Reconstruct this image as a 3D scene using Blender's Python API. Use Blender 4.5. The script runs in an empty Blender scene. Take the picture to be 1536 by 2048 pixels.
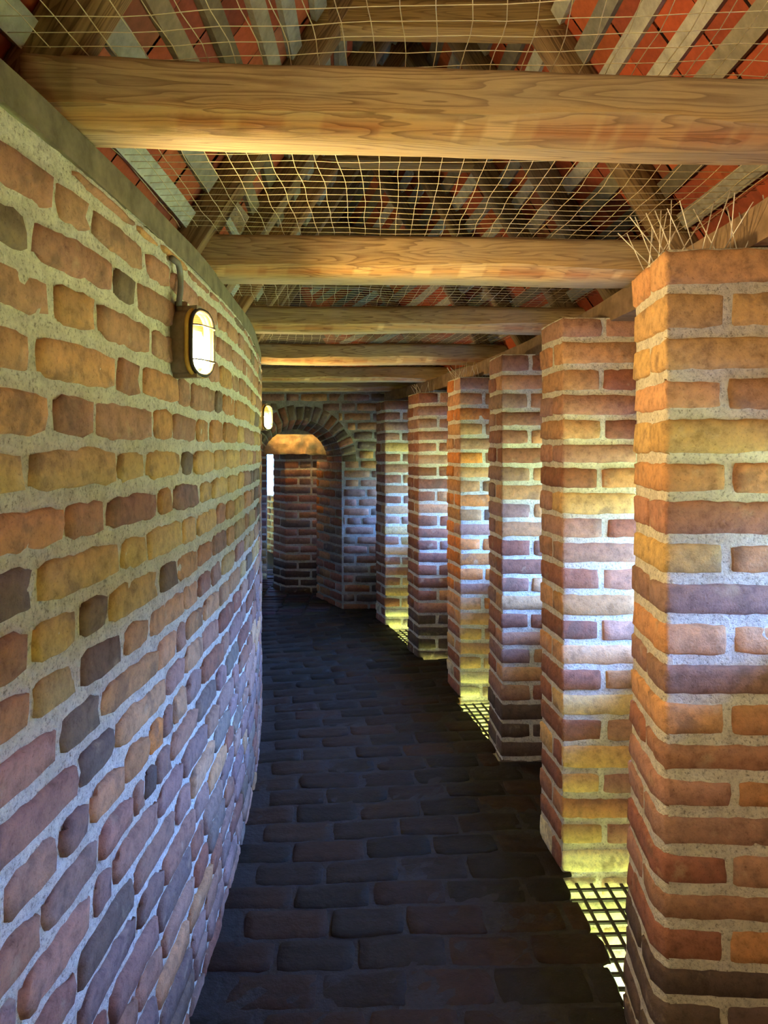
import bpy, math, random
from mathutils import Vector, noise, Matrix
random.seed(7)
S = bpy.context.scene
COL = S.collection
R = random.random
def U(a, b): return a + (b - a) * random.random()
def N(x, y, z): return noise.noise(Vector((x, y, z)))

EYE = 1.665                     # eye height over the walkway; z = 0 is the eye level
FL = -EYE
CX, CY, R0 = -15.567, 1.91, 15.0   # centre of the round tower, radius of the inner wall face
def polar(s, o):                # s along the inner wall, o outwards from its face
    a = s / R0
    return CX + (R0 + o) * math.cos(a), CY + (R0 + o) * math.sin(a)
def radial(s):
    a = s / R0
    return math.cos(a), math.sin(a)

# ------------------------------------------------------------------ helpers
class MB:
    def __init__(self):
        self.v = []; self.f = []; self.m = []; self.c = []; self.sm = []
    def add(self, verts, faces, mi=0, col=(1, 1, 1), smooth=True):
        b = len(self.v)
        self.v += verts
        self.c += [col] * len(verts) if not isinstance(col, list) else col
        for f in faces:
            self.f.append(tuple(i + b for i in f)); self.m.append(mi); self.sm.append(smooth)
    def grid(self, P, mi=0, col=(1, 1, 1), flip=False, smooth=True):
        nu, nv = len(P), len(P[0])
        vs = [p for r in P for p in r]
        fs = []
        for i in range(nu - 1):
            for j in range(nv - 1):
                a, b, c, d = i * nv + j, (i + 1) * nv + j, (i + 1) * nv + j + 1, i * nv + j + 1
                fs.append((a, d, c, b) if flip else (a, b, c, d))
        self.add(vs, fs, mi, col, smooth)
    def box(self, x0, x1, y0, y1, z0, z1, mi=0, col=(1, 1, 1)):
        vs = [(x, y, z) for x in (x0, x1) for y in (y0, y1) for z in (z0, z1)]
        self.add(vs, [(0, 1, 3, 2), (4, 6, 7, 5), (0, 4, 5, 1), (2, 3, 7, 6), (0, 2, 6, 4), (1, 5, 7, 3)], mi, col, False)
    def tube(self, pts, r, n=6, mi=0, col=(1, 1, 1), closed=False, taper=None):
        pts = [Vector(p) for p in pts]; k = len(pts); rings = []
        up = None
        for i, p in enumerate(pts):
            if closed: d = pts[(i + 1) % k] - pts[i - 1]
            else: d = pts[min(i + 1, k - 1)] - pts[max(i - 1, 0)]
            d.normalize()
            if up is None:
                up = Vector((0, 0, 1)) if abs(d.z) < .9 else Vector((1, 0, 0))
            s = d.cross(up).normalized(); up = s.cross(d).normalized()
            rr = r if taper is None else r * taper[i]
            rings.append([tuple(p + rr * (math.cos(2 * math.pi * q / n) * s + math.sin(2 * math.pi * q / n) * up)) for q in range(n)])
        vs = [v for g in rings for v in g]; fs = []
        for i in range(k if closed else k - 1):
            for q in range(n):
                a, b = i * n + q, i * n + (q + 1) % n
                c, d2 = ((i + 1) % k) * n + (q + 1) % n, ((i + 1) % k) * n + q
                fs.append((a, b, c, d2))
        if not closed:
            fs.append(tuple(range(n))[::-1]); fs.append(tuple((k - 1) * n + q for q in range(n)))
        self.add(vs, fs, mi, col)
    def build(self, name, mats, parent=None, loc=None):
        me = bpy.data.meshes.new(name)
        v = self.v
        if loc is not None: v = [(a - loc[0], b - loc[1], c - loc[2]) for a, b, c in v]
        me.from_pydata(v, [], self.f)
        for m in mats: me.materials.append(m)
        me.polygons.foreach_set('material_index', self.m)
        me.polygons.foreach_set('use_smooth', self.sm)
        at = me.color_attributes.new('col', 'FLOAT_COLOR', 'POINT')
        flat = []
        for c in self.c: flat += [c[0], c[1], c[2], 1.0]
        at.data.foreach_set('color', flat)
        me.update()
        o = bpy.data.objects.new(name, me); COL.objects.link(o)
        if parent is not None: o.parent = parent
        if loc is not None: o.location = loc
        return o
def tag(o, label=None, cat=None, group=None, kind=None):
    if label: o['label'] = label
    if cat: o['category'] = cat
    if group: o['group'] = group
    if kind: o['kind'] = kind
    return o
def empty(name, loc=(0, 0, 0), rz=0):
    o = bpy.data.objects.new(name, None); COL.objects.link(o)
    o.location = loc; o.rotation_euler = (0, 0, rz); o.empty_display_size = .05
    return o

# ------------------------------------------------------------------ materials
def newmat(name):
    m = bpy.data.materials.new(name); m.use_nodes = True
    nt = m.node_tree
    for n in list(nt.nodes): nt.nodes.remove(n)
    out = nt.nodes.new('ShaderNodeOutputMaterial')
    b = nt.nodes.new('ShaderNodeBsdfPrincipled')
    nt.links.new(b.outputs[0], out.inputs[0])
    return m, nt, b
def nd(nt, t, **k):
    n = nt.nodes.new(t)
    for a, v in k.items():
        if a.startswith('i_'): n.inputs[a[2:].replace('_', ' ')].default_value = v
        else: setattr(n, a, v)
    return n
def L(nt, a, b): nt.links.new(a, b)
def ramp(nt, fac, stops):
    r = nt.nodes.new('ShaderNodeValToRGB')
    e = r.color_ramp.elements
    while len(e) > 1: e.remove(e[-1])
    e[0].position = stops[0][0]; e[0].color = (*stops[0][1], 1)
    for p, c in stops[1:]:
        x = e.new(p); x.color = (*c, 1)
    L(nt, fac, r.inputs[0]); return r
def mix(nt, fac, a, b, mode='MIX'):
    m = nt.nodes.new('ShaderNodeMix'); m.data_type = 'RGBA'; m.blend_type = mode
    for s, v in ((m.inputs[0], fac), (m.inputs[6], a), (m.inputs[7], b)):
        if isinstance(v, (int, float)): s.default_value = v
        elif isinstance(v, tuple): s.default_value = (*v, 1)
        else: L(nt, v, s)
    return m.outputs[2]
def noi(nt, vec, scale, detail=4, rough=.6):
    n = nd(nt, 'ShaderNodeTexNoise'); n.inputs['Scale'].default_value = scale
    n.inputs['Detail'].default_value = detail; n.inputs['Roughness'].default_value = rough
    L(nt, vec, n.inputs['Vector']); return n.outputs['Fac']
def bump(nt, b, h, strength, dist):
    n = nd(nt, 'ShaderNodeBump'); n.inputs['Strength'].default_value = strength; n.inputs['Distance'].default_value = dist
    L(nt, h, n.inputs['Height']); L(nt, n.outputs[0], b.inputs['Normal'])
def brick_mat():
    m, nt, b = newmat('fired_brick')
    tc = nd(nt, 'ShaderNodeTexCoord'); P = tc.outputs['Object']
    at = nd(nt, 'ShaderNodeAttribute', attribute_name='col')
    big = noi(nt, P, 9, 5); med = noi(nt, P, 34, 5, .7); fine = noi(nt, P, 160, 3)
    c = at.outputs['Color']
    v = ramp(nt, med, [(.28, (.55, .53, .52)), (.5, (1, 1, 1)), (.72, (1.32, 1.26, 1.15))])
    c = mix(nt, 1.0, c, v.outputs[0], 'MULTIPLY')
    dk = ramp(nt, big, [(.56, (0, 0, 0)), (.64, (1, 1, 1))])
    dkf = nd(nt, 'ShaderNodeMath', operation='MULTIPLY'); L(nt, dk.outputs[0], dkf.inputs[0]); dkf.inputs[1].default_value = .5
    c = mix(nt, dkf.outputs[0], c, (.13, .085, .062))
    big2 = noi(nt, P, 14, 4)
    lt = ramp(nt, big2, [(.60, (0, 0, 0)), (.72, (1, 1, 1))])
    ltf = nd(nt, 'ShaderNodeMath', operation='MULTIPLY'); L(nt, lt.outputs[0], ltf.inputs[0]); ltf.inputs[1].default_value = .35
    c = mix(nt, ltf.outputs[0], c, (.55, .42, .27))
    pit = ramp(nt, fine, [(.30, (.45, .42, .4)), (.40, (1, 1, 1))])
    c = mix(nt, .6, c, mix(nt, 1.0, c, pit.outputs[0], 'MULTIPLY'))
    L(nt, c, b.inputs['Base Color'])
    b.inputs['Roughness'].default_value = .88; b.inputs['Specular IOR Level'].default_value = .25
    h = nd(nt, 'ShaderNodeMath', operation='ADD'); L(nt, med, h.inputs[0])
    f2 = nd(nt, 'ShaderNodeMath', operation='MULTIPLY'); L(nt, fine, f2.inputs[0]); f2.inputs[1].default_value = .5
    L(nt, f2.outputs[0], h.inputs[1])
    bump(nt, b, h.outputs[0], .6, .006)
    return m
def mortar_mat(name='lime_mortar', col=(.56, .52, .42), dark=(.36, .33, .27)):
    m, nt, b = newmat(name)
    tc = nd(nt, 'ShaderNodeTexCoord'); P = tc.outputs['Object']
    a = noi(nt, P, 22, 6, .7); f = noi(nt, P, 120, 4, .75)
    r = ramp(nt, a, [(.3, dark), (.55, col), (.8, tuple(min(1, x * 1.2) for x in col))])
    pit = ramp(nt, f, [(.32, (.38, .36, .33)), (.46, (1, 1, 1)), (.7, (1.15, 1.15, 1.12))])
    L(nt, mix(nt, 1.0, r.outputs[0], pit.outputs[0], 'MULTIPLY'), b.inputs['Base Color'])
    b.inputs['Roughness'].default_value = .95; b.inputs['Specular IOR Level'].default_value = .15
    h = nd(nt, 'ShaderNodeMath', operation='ADD'); L(nt, a, h.inputs[0]); L(nt, f, h.inputs[1])
    bump(nt, b, h.outputs[0], 1.0, .010)
    return m
def wood_mat(name, base, dark, light, grey=.25):
    m, nt, b = newmat(name)
    tc = nd(nt, 'ShaderNodeTexCoord'); P = tc.outputs['Object']
    at = nd(nt, 'ShaderNodeAttribute', attribute_name='col')
    mp = nd(nt, 'ShaderNodeMapping'); mp.inputs['Scale'].default_value = (.42, 6.5, 6.5); L(nt, P, mp.inputs[0])
    sw = noi(nt, mp.outputs[0], 1.6, 3, .5)
    ph = nd(nt, 'ShaderNodeMath', operation='MULTIPLY'); L(nt, sw, ph.inputs[0]); ph.inputs[1].default_value = 24
    fr = nd(nt, 'ShaderNodeMath', operation='FRACT'); L(nt, ph.outputs[0], fr.inputs[0])
    g = ramp(nt, fr.outputs[0], [(0, base), (.5, base), (.84, dark), (.95, tuple(.8 * q for q in dark)), (1, base)])
    mp2 = nd(nt, 'ShaderNodeMapping'); mp2.inputs['Scale'].default_value = (3, 60, 60); L(nt, P, mp2.inputs[0])
    fib = noi(nt, mp2.outputs[0], 2.2, 5, .7)
    fv = ramp(nt, fib, [(.25, (.6, .58, .55)), (.5, (1, 1, 1)), (.8, (1.2, 1.18, 1.1))])
    c = mix(nt, 1.0, g.outputs[0], fv.outputs[0], 'MULTIPLY')
    blot = noi(nt, P, 3.0, 4)
    bl = ramp(nt, blot, [(.4, (0, 0, 0)), (.7, (grey, grey, grey))])
    c = mix(nt, bl.outputs[0], c, tuple(.5 * (x + sum(base) / 3) for x in base))
    c = mix(nt, 1.0, c, at.outputs['Color'], 'MULTIPLY')
    L(nt, c, b.inputs['Base Color'])
    b.inputs['Roughness'].default_value = .7; b.inputs['Specular IOR Level'].default_value = .3
    bump(nt, b, fib, .5, .004)
    return m
def plain(name, col, rough=.6, metal=0, var=.3, scale=30, bs=.3, bd=.002, spec=.4, usecol=False):
    m, nt, b = newmat(name)
    tc = nd(nt, 'ShaderNodeTexCoord'); a = noi(nt, tc.outputs['Object'], scale, 5, .65)
    r = ramp(nt, a, [(.25, tuple(c * (1 - var) for c in col)), (.75, tuple(min(1, c * (1 + var)) for c in col))])
    c = r.outputs[0]
    if usecol:
        at = nd(nt, 'ShaderNodeAttribute', attribute_name='col')
        c = mix(nt, 1.0, c, at.outputs['Color'], 'MULTIPLY')
    L(nt, c, b.inputs['Base Color'])
    b.inputs['Roughness'].default_value = rough; b.inputs['Metallic'].default_value = metal
    b.inputs['Specular IOR Level'].default_value = spec
    bump(nt, b, a, bs, bd); return m
M_BRICK = brick_mat()
M_MORT = mortar_mat('lime_mortar', (.70, .66, .56), (.50, .46, .38))
M_MORTD = mortar_mat('grey_mortar', (.42, .39, .33), (.26, .24, .2))
M_BEAM = wood_mat('old_pine_timber', (.43, .31, .165), (.27, .175, .09), (.6, .4, .2), .45)
M_PLATE = plain('weathered_timber', (.17, .14, .095), .85, 0, .45, 16, .6, .006, .2)
M_PLATR = plain('brown_plate_timber', (.21, .14, .09), .85, 0, .45, 14, .6, .006, .2)
M_RAFT = wood_mat('rafter_timber', (.24, .15, .07), (.12, .07, .03), (.4, .3, .15), .4)
M_LATH = plain('grey_lath_timber', (.31, .30, .26), .85, 0, .35, 22, .5, .004, .2, True)
M_TILE = plain('red_roof_tile', (1, 1, 1), .85, 0, .35, 40, .5, .004, .2, True)
M_NET = plain('net_twine', (.62, .52, .34), .8, 0, .1)
M_STEEL = plain('spike_steel', (.72, .68, .62), .45, .2, .1)
M_IRON = plain('dark_iron', (.045, .04, .035), .6, .5, .4)
M_CAGE = plain('black_cage_enamel', (.014, .011, .009), .6, 0, .2, 60)
M_INNER = plain('amber_tint_plate', (.0032, .0013, .0001), .8, 0, .1)
M_PAINT = plain('grey_brown_enamel', (.24, .19, .155), .45, .2, .25, 60)
M_BRASS = plain('yellowed_gasket', (.55, .36, .08), .5, .1, .15)
M_CABLE = plain('grey_cable_sheath', (.17, .17, .16), .6, 0, .25)
M_PAVER = plain('worn_floor_brick', (.75, .75, .75), .7, 0, .45, 24, .8, .008, .2, True)
M_DIRT = plain('floor_dirt', (.020, .016, .014), .8, 0, .4, 30, .8, .01, .3)
M_GRASS = plain('sunlit_grass', (.52, .49, .075), .9, 0, .3, 3, .2, .02, .1)
M_PLAST = plain('rough_plaster', (.42, .30, .17), .9, 0, .35, 18, .8, .012, .2)
M_CAP = plain('pillar_cap_mortar', (.2, .17, .14), .95, 0, .3)

# ------------------------------------------------------------------ bricks
PAL = {
 'R': (.335, .178, .122), 'O': (.43, .225, .11), 'Y': (.47, .31, .135), 'D': (.18, .125, .095),
 'B': (.25, .105, .065), 'P': (.26, .155, .125), 'C': (.66, .60, .38), 'F': (.50, .18, .05), 'K': (.10, .07, .055)}
def bcol(k):
    c = PAL[k]; f = U(.85, 1.18); g = U(.93, 1.07)
    return (c[0] * f, c[1] * f * g, c[2] * f * g * U(.9, 1.1))
def pick(w):
    t = R() * sum(x for _, x in w)
    for k, x in w:
        t -= x
        if t <= 0: return k
    return w[-1][0]
def steps(a, b, e1, e2, st, extra=()):
    xs = [a, a + e1, a + e2]
    n = max(1, int(round((b - a - 2 * e2) / st)))
    for i in range(1, n): xs.append(a + e2 + (b - a - 2 * e2) * i / n)
    xs += [b - e2, b - e1, b]
    for q in extra:
        if a + e2 * 1.2 < q < b - e2 * 1.2:
            xs = [x for x in xs if abs(x - q) > .011] + [q - .008, q, q + .008]
    return sorted(xs)
def brick(mb, fm, a0, a1, b0, b1, col, dmax=.006, st=.03, rc=.012, corners=(), mi=0, rough=1.0, flip=False):
    sd = R() * 100
    if a1 - a0 < .02 or b1 - b0 < .02: return
    A = steps(a0, a1, .003, .009, st, corners); B = steps(b0, b1, .003, .009, st)
    ac, bc = (a0 + a1) / 2, (b0 + b1) / 2; ha, hb = (a1 - a0) / 2, (b1 - b0) / 2
    tilt_a, tilt_b = U(-.003, .003), U(-.003, .003)
    P = []
    for a in A:
        row = []
        for b in B:
            u, v = (a - ac) / ha, (b - bc) / hb
            da = -math.copysign(rc * abs(u) ** 6 * abs(v) ** 6, u)
            db = -math.copysign(rc * abs(u) ** 6 * abs(v) ** 6, v)
            wa = abs(u) ** 4; wb = abs(v) ** 4
            da += .0045 * rough * wa * N(b * 22, sd, math.copysign(3, u)) + .003 * rough * wa * N(b * 70, sd, 9)
            db += .0045 * rough * wb * N(a * 18, sd + 5, math.copysign(3, v)) + .003 * rough * wb * N(a * 60, sd + 5, 9)
            e = min(ha - abs(a - ac), hb - abs(b - bc)); t = min(1, e / .010)
            t = t * (2 - t)
            d = -.011 + (dmax + .011) * t + (tilt_a * u + tilt_b * v) * t + .0016 * rough * N(a * 30, b * 30, sd) * t + .0010 * rough * N(a * 95, b * 95, sd) * t - .004 * rough * max(0, N(a * 26, b * 26, sd + 40) - .35) * 3 * t
            row.append(fm(a + da, b + db, d))
        P.append(row)
    mb.grid(P, mi, col, flip)
def mortar(mb, fm, a0, a1, b0, b1, st, mi=1, amp=.003, corners=(), flip=False):
    n = max(2, int((a1 - a0) / st)); k = max(2, int((b1 - b0) / st))
    A = [a0 + (a1 - a0) * i / n for i in range(n + 1)]
    for q in corners:
        if a0 < q < a1: A = [x for x in A if abs(x - q) > .012] + [q - .008, q, q + .008]
    A.sort()
    mb.grid([[fm(a, b0 + (b1 - b0) * j / k, -.003 + amp * .6 * N(a * 40, (b0 + (b1 - b0) * j / k) * 40, 3.1) + amp * .35 * N(a * 9, (b0 + (b1 - b0) * j / k) * 9, 7.7)) for j in range(k + 1)] for a in A], mi, (1, 1, 1), flip)

class Path:                      # plan polyline; side = +1 when outward is left of travel
    def __init__(self, pts, side=1):
        self.p = [Vector((x, y)) for x, y in pts]; self.side = side; self.s = [0]
        for a, b in zip(self.p, self.p[1:]): self.s.append(self.s[-1] + (b - a).length)
        self.nrm = []
        for a, b in zip(self.p, self.p[1:]):
            d = (b - a).normalized(); self.nrm.append(Vector((-d.y, d.x)) * side)
    def at(self, s, d):
        i = 0
        while i < len(self.nrm) - 1 and s > self.s[i + 1]: i += 1
        t = s - self.s[i]
        dr = (self.p[i + 1] - self.p[i]).normalized()
        q = self.p[i] + dr * t; n = self.nrm[i].copy()
        for k in range(1, len(self.nrm)):
            if abs(s - self.s[k]) < 1e-6:
                n = (self.nrm[k - 1] + self.nrm[k]).normalized(); q = q - n * .004
        return q.x + n.x * d, q.y + n.y * d

# ------------------------------------------------------------------ left wall
def left_wall():
    mb = MB(); mort = [True]
    def fm(s, z, d):
        x, y = polar(s, d + .006 * N(s * 1.7, z * 1.7, 2) - (.003 * min(1, max(0, (-z - .35) / .4)) if mort[0] else 0)); return (x, y, z + .010 * N(s * 2.2, z * 1.3, 11))
    TOPZ = .535; mort[0] = True
    mortar(mb, fm, -1.6, 3.6, FL - .1, TOPZ, .022, flip=True, amp=.006)
    mortar(mb, fm, -5.0, -1.6, FL - .1, TOPZ, .12, flip=True); mortar(mb, fm, 3.6, 11.0, FL - .1, TOPZ, .10, flip=True)
    # flat bed on top of the wall
    mb.grid([[(*polar(s / 10, o), TOPZ + .002) for o in (-.45, .0)] for s in range(-50, 111, 4)], 1, (1, 1, 1))
    mb.grid([[(*polar(s / 10, -.45), z) for z in (FL - .1, TOPZ)] for s in range(-50, 111, 4)], 1, (1, 1, 1))
    mort[0] = False
    J = [.585, .495, .405, .311, .213, .112, .013, -.084, -.178, -.277, -.375, -.47]
    while J[-1] > FL - .06: J.append(J[-1] - U(.094, .101))
    seen = {
     1: ([-.98, -.671, -.531, -.243, -.043, .239], 'RRRRR'),
     2: ([-1.02, -.905, -.752, -.432, -.292, -.004], 'DDRDR'),
     3: ([-.98, -.677, -.512, -.194, .046], 'RORR'),
     4: ([-.91, -.742, -.414, -.266, .146 - .12, .146, .452, .588], 'OORORRD'),
     5: ([-1.0, -.685, -.519, -.195, -.035, .207, .38, .60, .936], 'ORROROOO'),
     6: ([-1.09, -.763, -.417, -.249, .046, .176, .452, .666, .997], 'YYYYDYYY'),
     7: ([-.96, -.639, -.471, -.166, -.038, .254, .411, .703], 'ORROPYY'),
     8: ([-.90, -.736, -.4, -.243, .05, .207, .504, .684], 'DYYYYYR'),
     9: ([-.93, -.753, -.582, -.458, -.154, .001, .222, .438], 'RYDYDOO'),
     10: ([-.92, -.747, -.579, -.381, -.222, .072, .228, .419], 'OYDOOOR'),
     11: ([-1.0, -.655, -.483, -.156, 0, .09, .306, .55], 'RDOOROO'),
     12: ([-.92, -.586, -.419, -.087, .081, .306, .519], 'RDOROR'),
     13: ([-.83, -.661, -.539, -.376, -.215, -.115, -.027, .099, .283], 'RPOOFPOP'),
     14: ([-1.0, -.72, -.5, -.316, -.245, -.165, -.05, .217], 'RPRRKPR'),  # the near-black brick paints the shade of an open hole
     15: ([-.94, -.788, -.531, -.432, -.15, .064], 'PRPRP')}
    for k in range(len(J) - 1):
        z1, z0 = J[k], J[k + 1]
        if k == 0: z1 = TOPZ + .004
        js, cl = seen.get(k, ([-.9 + U(-.2, .1), -.6 + U(-.02, .02)], None))
        js = list(js); cl = list(cl) if cl else ['R'] * (len(js) - 1)
        pat = [.285, .165] if k % 2 else [.285, .285, .165]
        q = int(R() * 3)
        while js[-1] < 5.9:
            js.append(js[-1] + pat[q % len(pat)] * U(.9, 1.1)); q += 1
            h = (z0 + z1) / 2  # tones by height; yellow middle and purple foot partly light put into colour
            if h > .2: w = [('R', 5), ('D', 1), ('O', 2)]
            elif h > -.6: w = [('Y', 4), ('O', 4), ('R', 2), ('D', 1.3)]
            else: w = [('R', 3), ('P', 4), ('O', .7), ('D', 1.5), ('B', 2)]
            cl.append(pick(w))
        while js[0] > -4.9:
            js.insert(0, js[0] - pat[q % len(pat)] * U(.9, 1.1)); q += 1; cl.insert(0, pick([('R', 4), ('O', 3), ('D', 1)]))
        for i in range(len(js) - 1):
            a, b = js[i], js[i + 1]
            far = a > 2.4 or b < -1.4
            low = min(1, max(0, (-z1 - .35) / .5)); hj, bj = U(.005, .009) * (1 - .12 * low), U(.008, .0115) * (1 - .15 * low)
            if b - a < .12: hj = .005
            if k == 1 and False: pass
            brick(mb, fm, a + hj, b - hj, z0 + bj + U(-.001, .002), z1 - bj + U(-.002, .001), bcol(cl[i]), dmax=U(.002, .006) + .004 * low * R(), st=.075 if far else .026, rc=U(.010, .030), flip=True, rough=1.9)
    o = mb.build('wall_left', [M_BRICK, M_MORT])
    tag(o, 'curved inner brick wall with wide pale mortar joints on the left', 'wall', kind='structure')
left_wall()

# ------------------------------------------------------------------ pillars
Z1 = [.50, .403, .295, .189, .091, -.021, -.117, -.222, -.32, -.42, -.52, -.618, -.716, -.805, -.896, -.99, -1.089, -1.177, -1.28, -1.367]
Z2 = [.522, .436, .33, .228, .132, .033, -.061, -.161, -.261, -.355, -.456, -.558, -.66, -.756, -.854, -.951, -1.051, -1.153, -1.263, -1.359, -1.459, -1.558, -1.667]
def courses(top, zs=None):
    z = list(zs) if zs else [top]
    while z[-1] > FL - .75: z.append(z[-1] - U(.094, .104))
    return z
def xat(y, o):
    r = R0 + o; return CX + math.sqrt(r * r - (y - CY) ** 2)
def pillar(name, cx, cy, sdx, sdy, top, zs=None, front=.62, fslope=0., pal=None, side_pal=None, par=0, st=.03, label='', bed=.010, lime_glow=True, parent=None, batter=0, rows=None):
    """front-left corner (cx,cy); side face runs to (cx+sdx, cy+sdy)"""
    sl = math.hypot(sdx, sdy)
    if front in (.60, .70): front = max(.3, xat(cy + .15, 1.655) - cx)
    p0 = (cx + front, cy + fslope * front); p2 = (cx + sdx, cy + sdy)
    path = Path([p0, (cx, cy), p2, (p2[0] + front, p2[1] + .02)], 1)
    c1, c2 = path.s[1], path.s[2]; end = path.s[3]
    def fm(s, z, d):
        x, y = path.at(s, d + batter * max(0, -.2 - z) * min(1, max(0, (s - c1) / .04)) + .005 * N(s * 2, z * 2, cx * 9)); return (x, y, z + .006 * N(s * 2.5, z * 2, cy * 3))
    mb = MB(); z = courses(top, zs)
    mortar(mb, fm, 0, end, z[-1], z[0], .026 if st < .04 else .05, corners=(c1, c2), amp=.004)
    ring = [(*path.at(s, 0), z[0] - .002) for s in path.s]
    mb.add(ring, [(0, 3, 2, 1)], 2, (1, 1, 1), False)
    pal = pal or [('R', 4), ('O', 3), ('B', 2), ('D', 1)]
    for k in range(len(z) - 1):
        zt, zb = z[k], z[k + 1]
        if (k + par) % 2 == 0:
            h = sl * U(.40, .48)
            js = [c1 - .30, c1 + h, c2 + .14 + U(-.01, .01)]
            q = [c1 - .30]
        else:
            js = [c1 - .155 + U(-.012, .012), c2 - .003]
        js = [max(0, j) for j in js]
        while js[0] > .02: js.insert(0, max(0, js[0] - (.155 if R() < .5 else .30) + U(-.01, .01)))
        while js[-1] < end - .02: js.append(min(end, js[-1] + (.155 if R() < .4 else .30)))
        for i in range(len(js) - 1):
            a, b = js[i], js[i + 1]
            hj = U(.005, .008); bj = bed * U(.75, 1.15)
            kk = pick(side_pal if (side_pal and a >= c1 - .2 and b <= c2 + .2 and b > c1 + .05) else pal)  # side faces take their own palette, light and shade put into brick colour
            if rows and k < len(rows) and R() < .8: kk = rows[k]
            if lime_glow and zb < FL + .10: kk = 'C'  # limewashed foot, its cream and yellow also painting the glow from below
            elif lime_glow and zb < FL + .42 and R() < .5: kk = 'Y'
            if not lime_glow and zb < FL + .3: kk = 'K'  # feet of these pillars painted darker, shade put into the brick colour
            top_b = zt - (.0 if k == 0 else bj)
            if kk in 'CY' and lime_glow and zb < FL + .42 and a < c1 < b:
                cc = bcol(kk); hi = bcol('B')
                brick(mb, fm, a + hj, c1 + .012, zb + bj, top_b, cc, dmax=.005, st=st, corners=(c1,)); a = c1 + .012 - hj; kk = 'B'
            brick(mb, fm, a + hj, b - hj, zb + bj, top_b, bcol(kk), dmax=U(.002, .007), st=st, rc=U(.003, .010), corners=(c1, c2), rough=1.3)
    o = mb.build(name, [M_BRICK, M_MORT, M_CAP], parent, (cx, cy, FL))
    if label: tag(o, label, 'pillar', 'brick pillars along the outer side of the walk', 'thing')
    return o
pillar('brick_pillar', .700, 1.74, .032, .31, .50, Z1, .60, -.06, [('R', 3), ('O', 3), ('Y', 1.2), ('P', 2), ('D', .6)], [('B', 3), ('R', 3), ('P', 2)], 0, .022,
       'large red brick pillar at the right picture edge, its top bristling with wire spikes', .0105, lime_glow=False, batter=.02, rows='OYYOYORYPOPORRRRRBBBBDKK')
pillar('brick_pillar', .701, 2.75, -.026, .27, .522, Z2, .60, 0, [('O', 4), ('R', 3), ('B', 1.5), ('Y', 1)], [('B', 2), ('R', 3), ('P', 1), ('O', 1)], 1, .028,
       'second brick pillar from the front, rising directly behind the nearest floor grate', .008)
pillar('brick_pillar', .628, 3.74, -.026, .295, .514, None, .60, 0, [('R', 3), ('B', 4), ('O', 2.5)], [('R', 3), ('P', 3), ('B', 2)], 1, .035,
       'third brick pillar from the front, dark red and standing on solid floor', .0085, lime_glow=False)
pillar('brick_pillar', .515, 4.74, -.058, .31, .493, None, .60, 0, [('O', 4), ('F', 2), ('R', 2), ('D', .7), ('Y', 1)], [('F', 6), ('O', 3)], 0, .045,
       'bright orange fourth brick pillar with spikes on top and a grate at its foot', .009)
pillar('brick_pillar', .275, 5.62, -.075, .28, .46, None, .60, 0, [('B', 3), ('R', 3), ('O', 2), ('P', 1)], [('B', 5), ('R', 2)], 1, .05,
       'fifth brick pillar from the front, dark brown between the orange pillar and the sixth', .009, lime_glow=False)
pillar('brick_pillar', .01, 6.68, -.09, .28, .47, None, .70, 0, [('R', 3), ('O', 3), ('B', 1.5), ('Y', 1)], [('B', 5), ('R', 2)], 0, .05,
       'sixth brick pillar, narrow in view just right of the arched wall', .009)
pillar('brick_pillar', -1.147, 8.14, -.185, .28, -.02, None, .95, 0, [('R', 3), ('P', 3), ('D', 2), ('O', 1)], [('B', 4), ('R', 3)], 0, .06,
       'brick pillar standing beyond the arch, framed inside its opening', .009, lime_glow=False)
pillar('brick_pillar', -1.62, 9.0, -.2, .26, .3, None, .118, 0, [('R', 3), ('D', 3), ('B', 2)], [('B', 4), ('R', 3)], 0, .07,
       'farthest brick pillar, a dark sliver left of the bright slit beyond the arch', .009)

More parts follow.
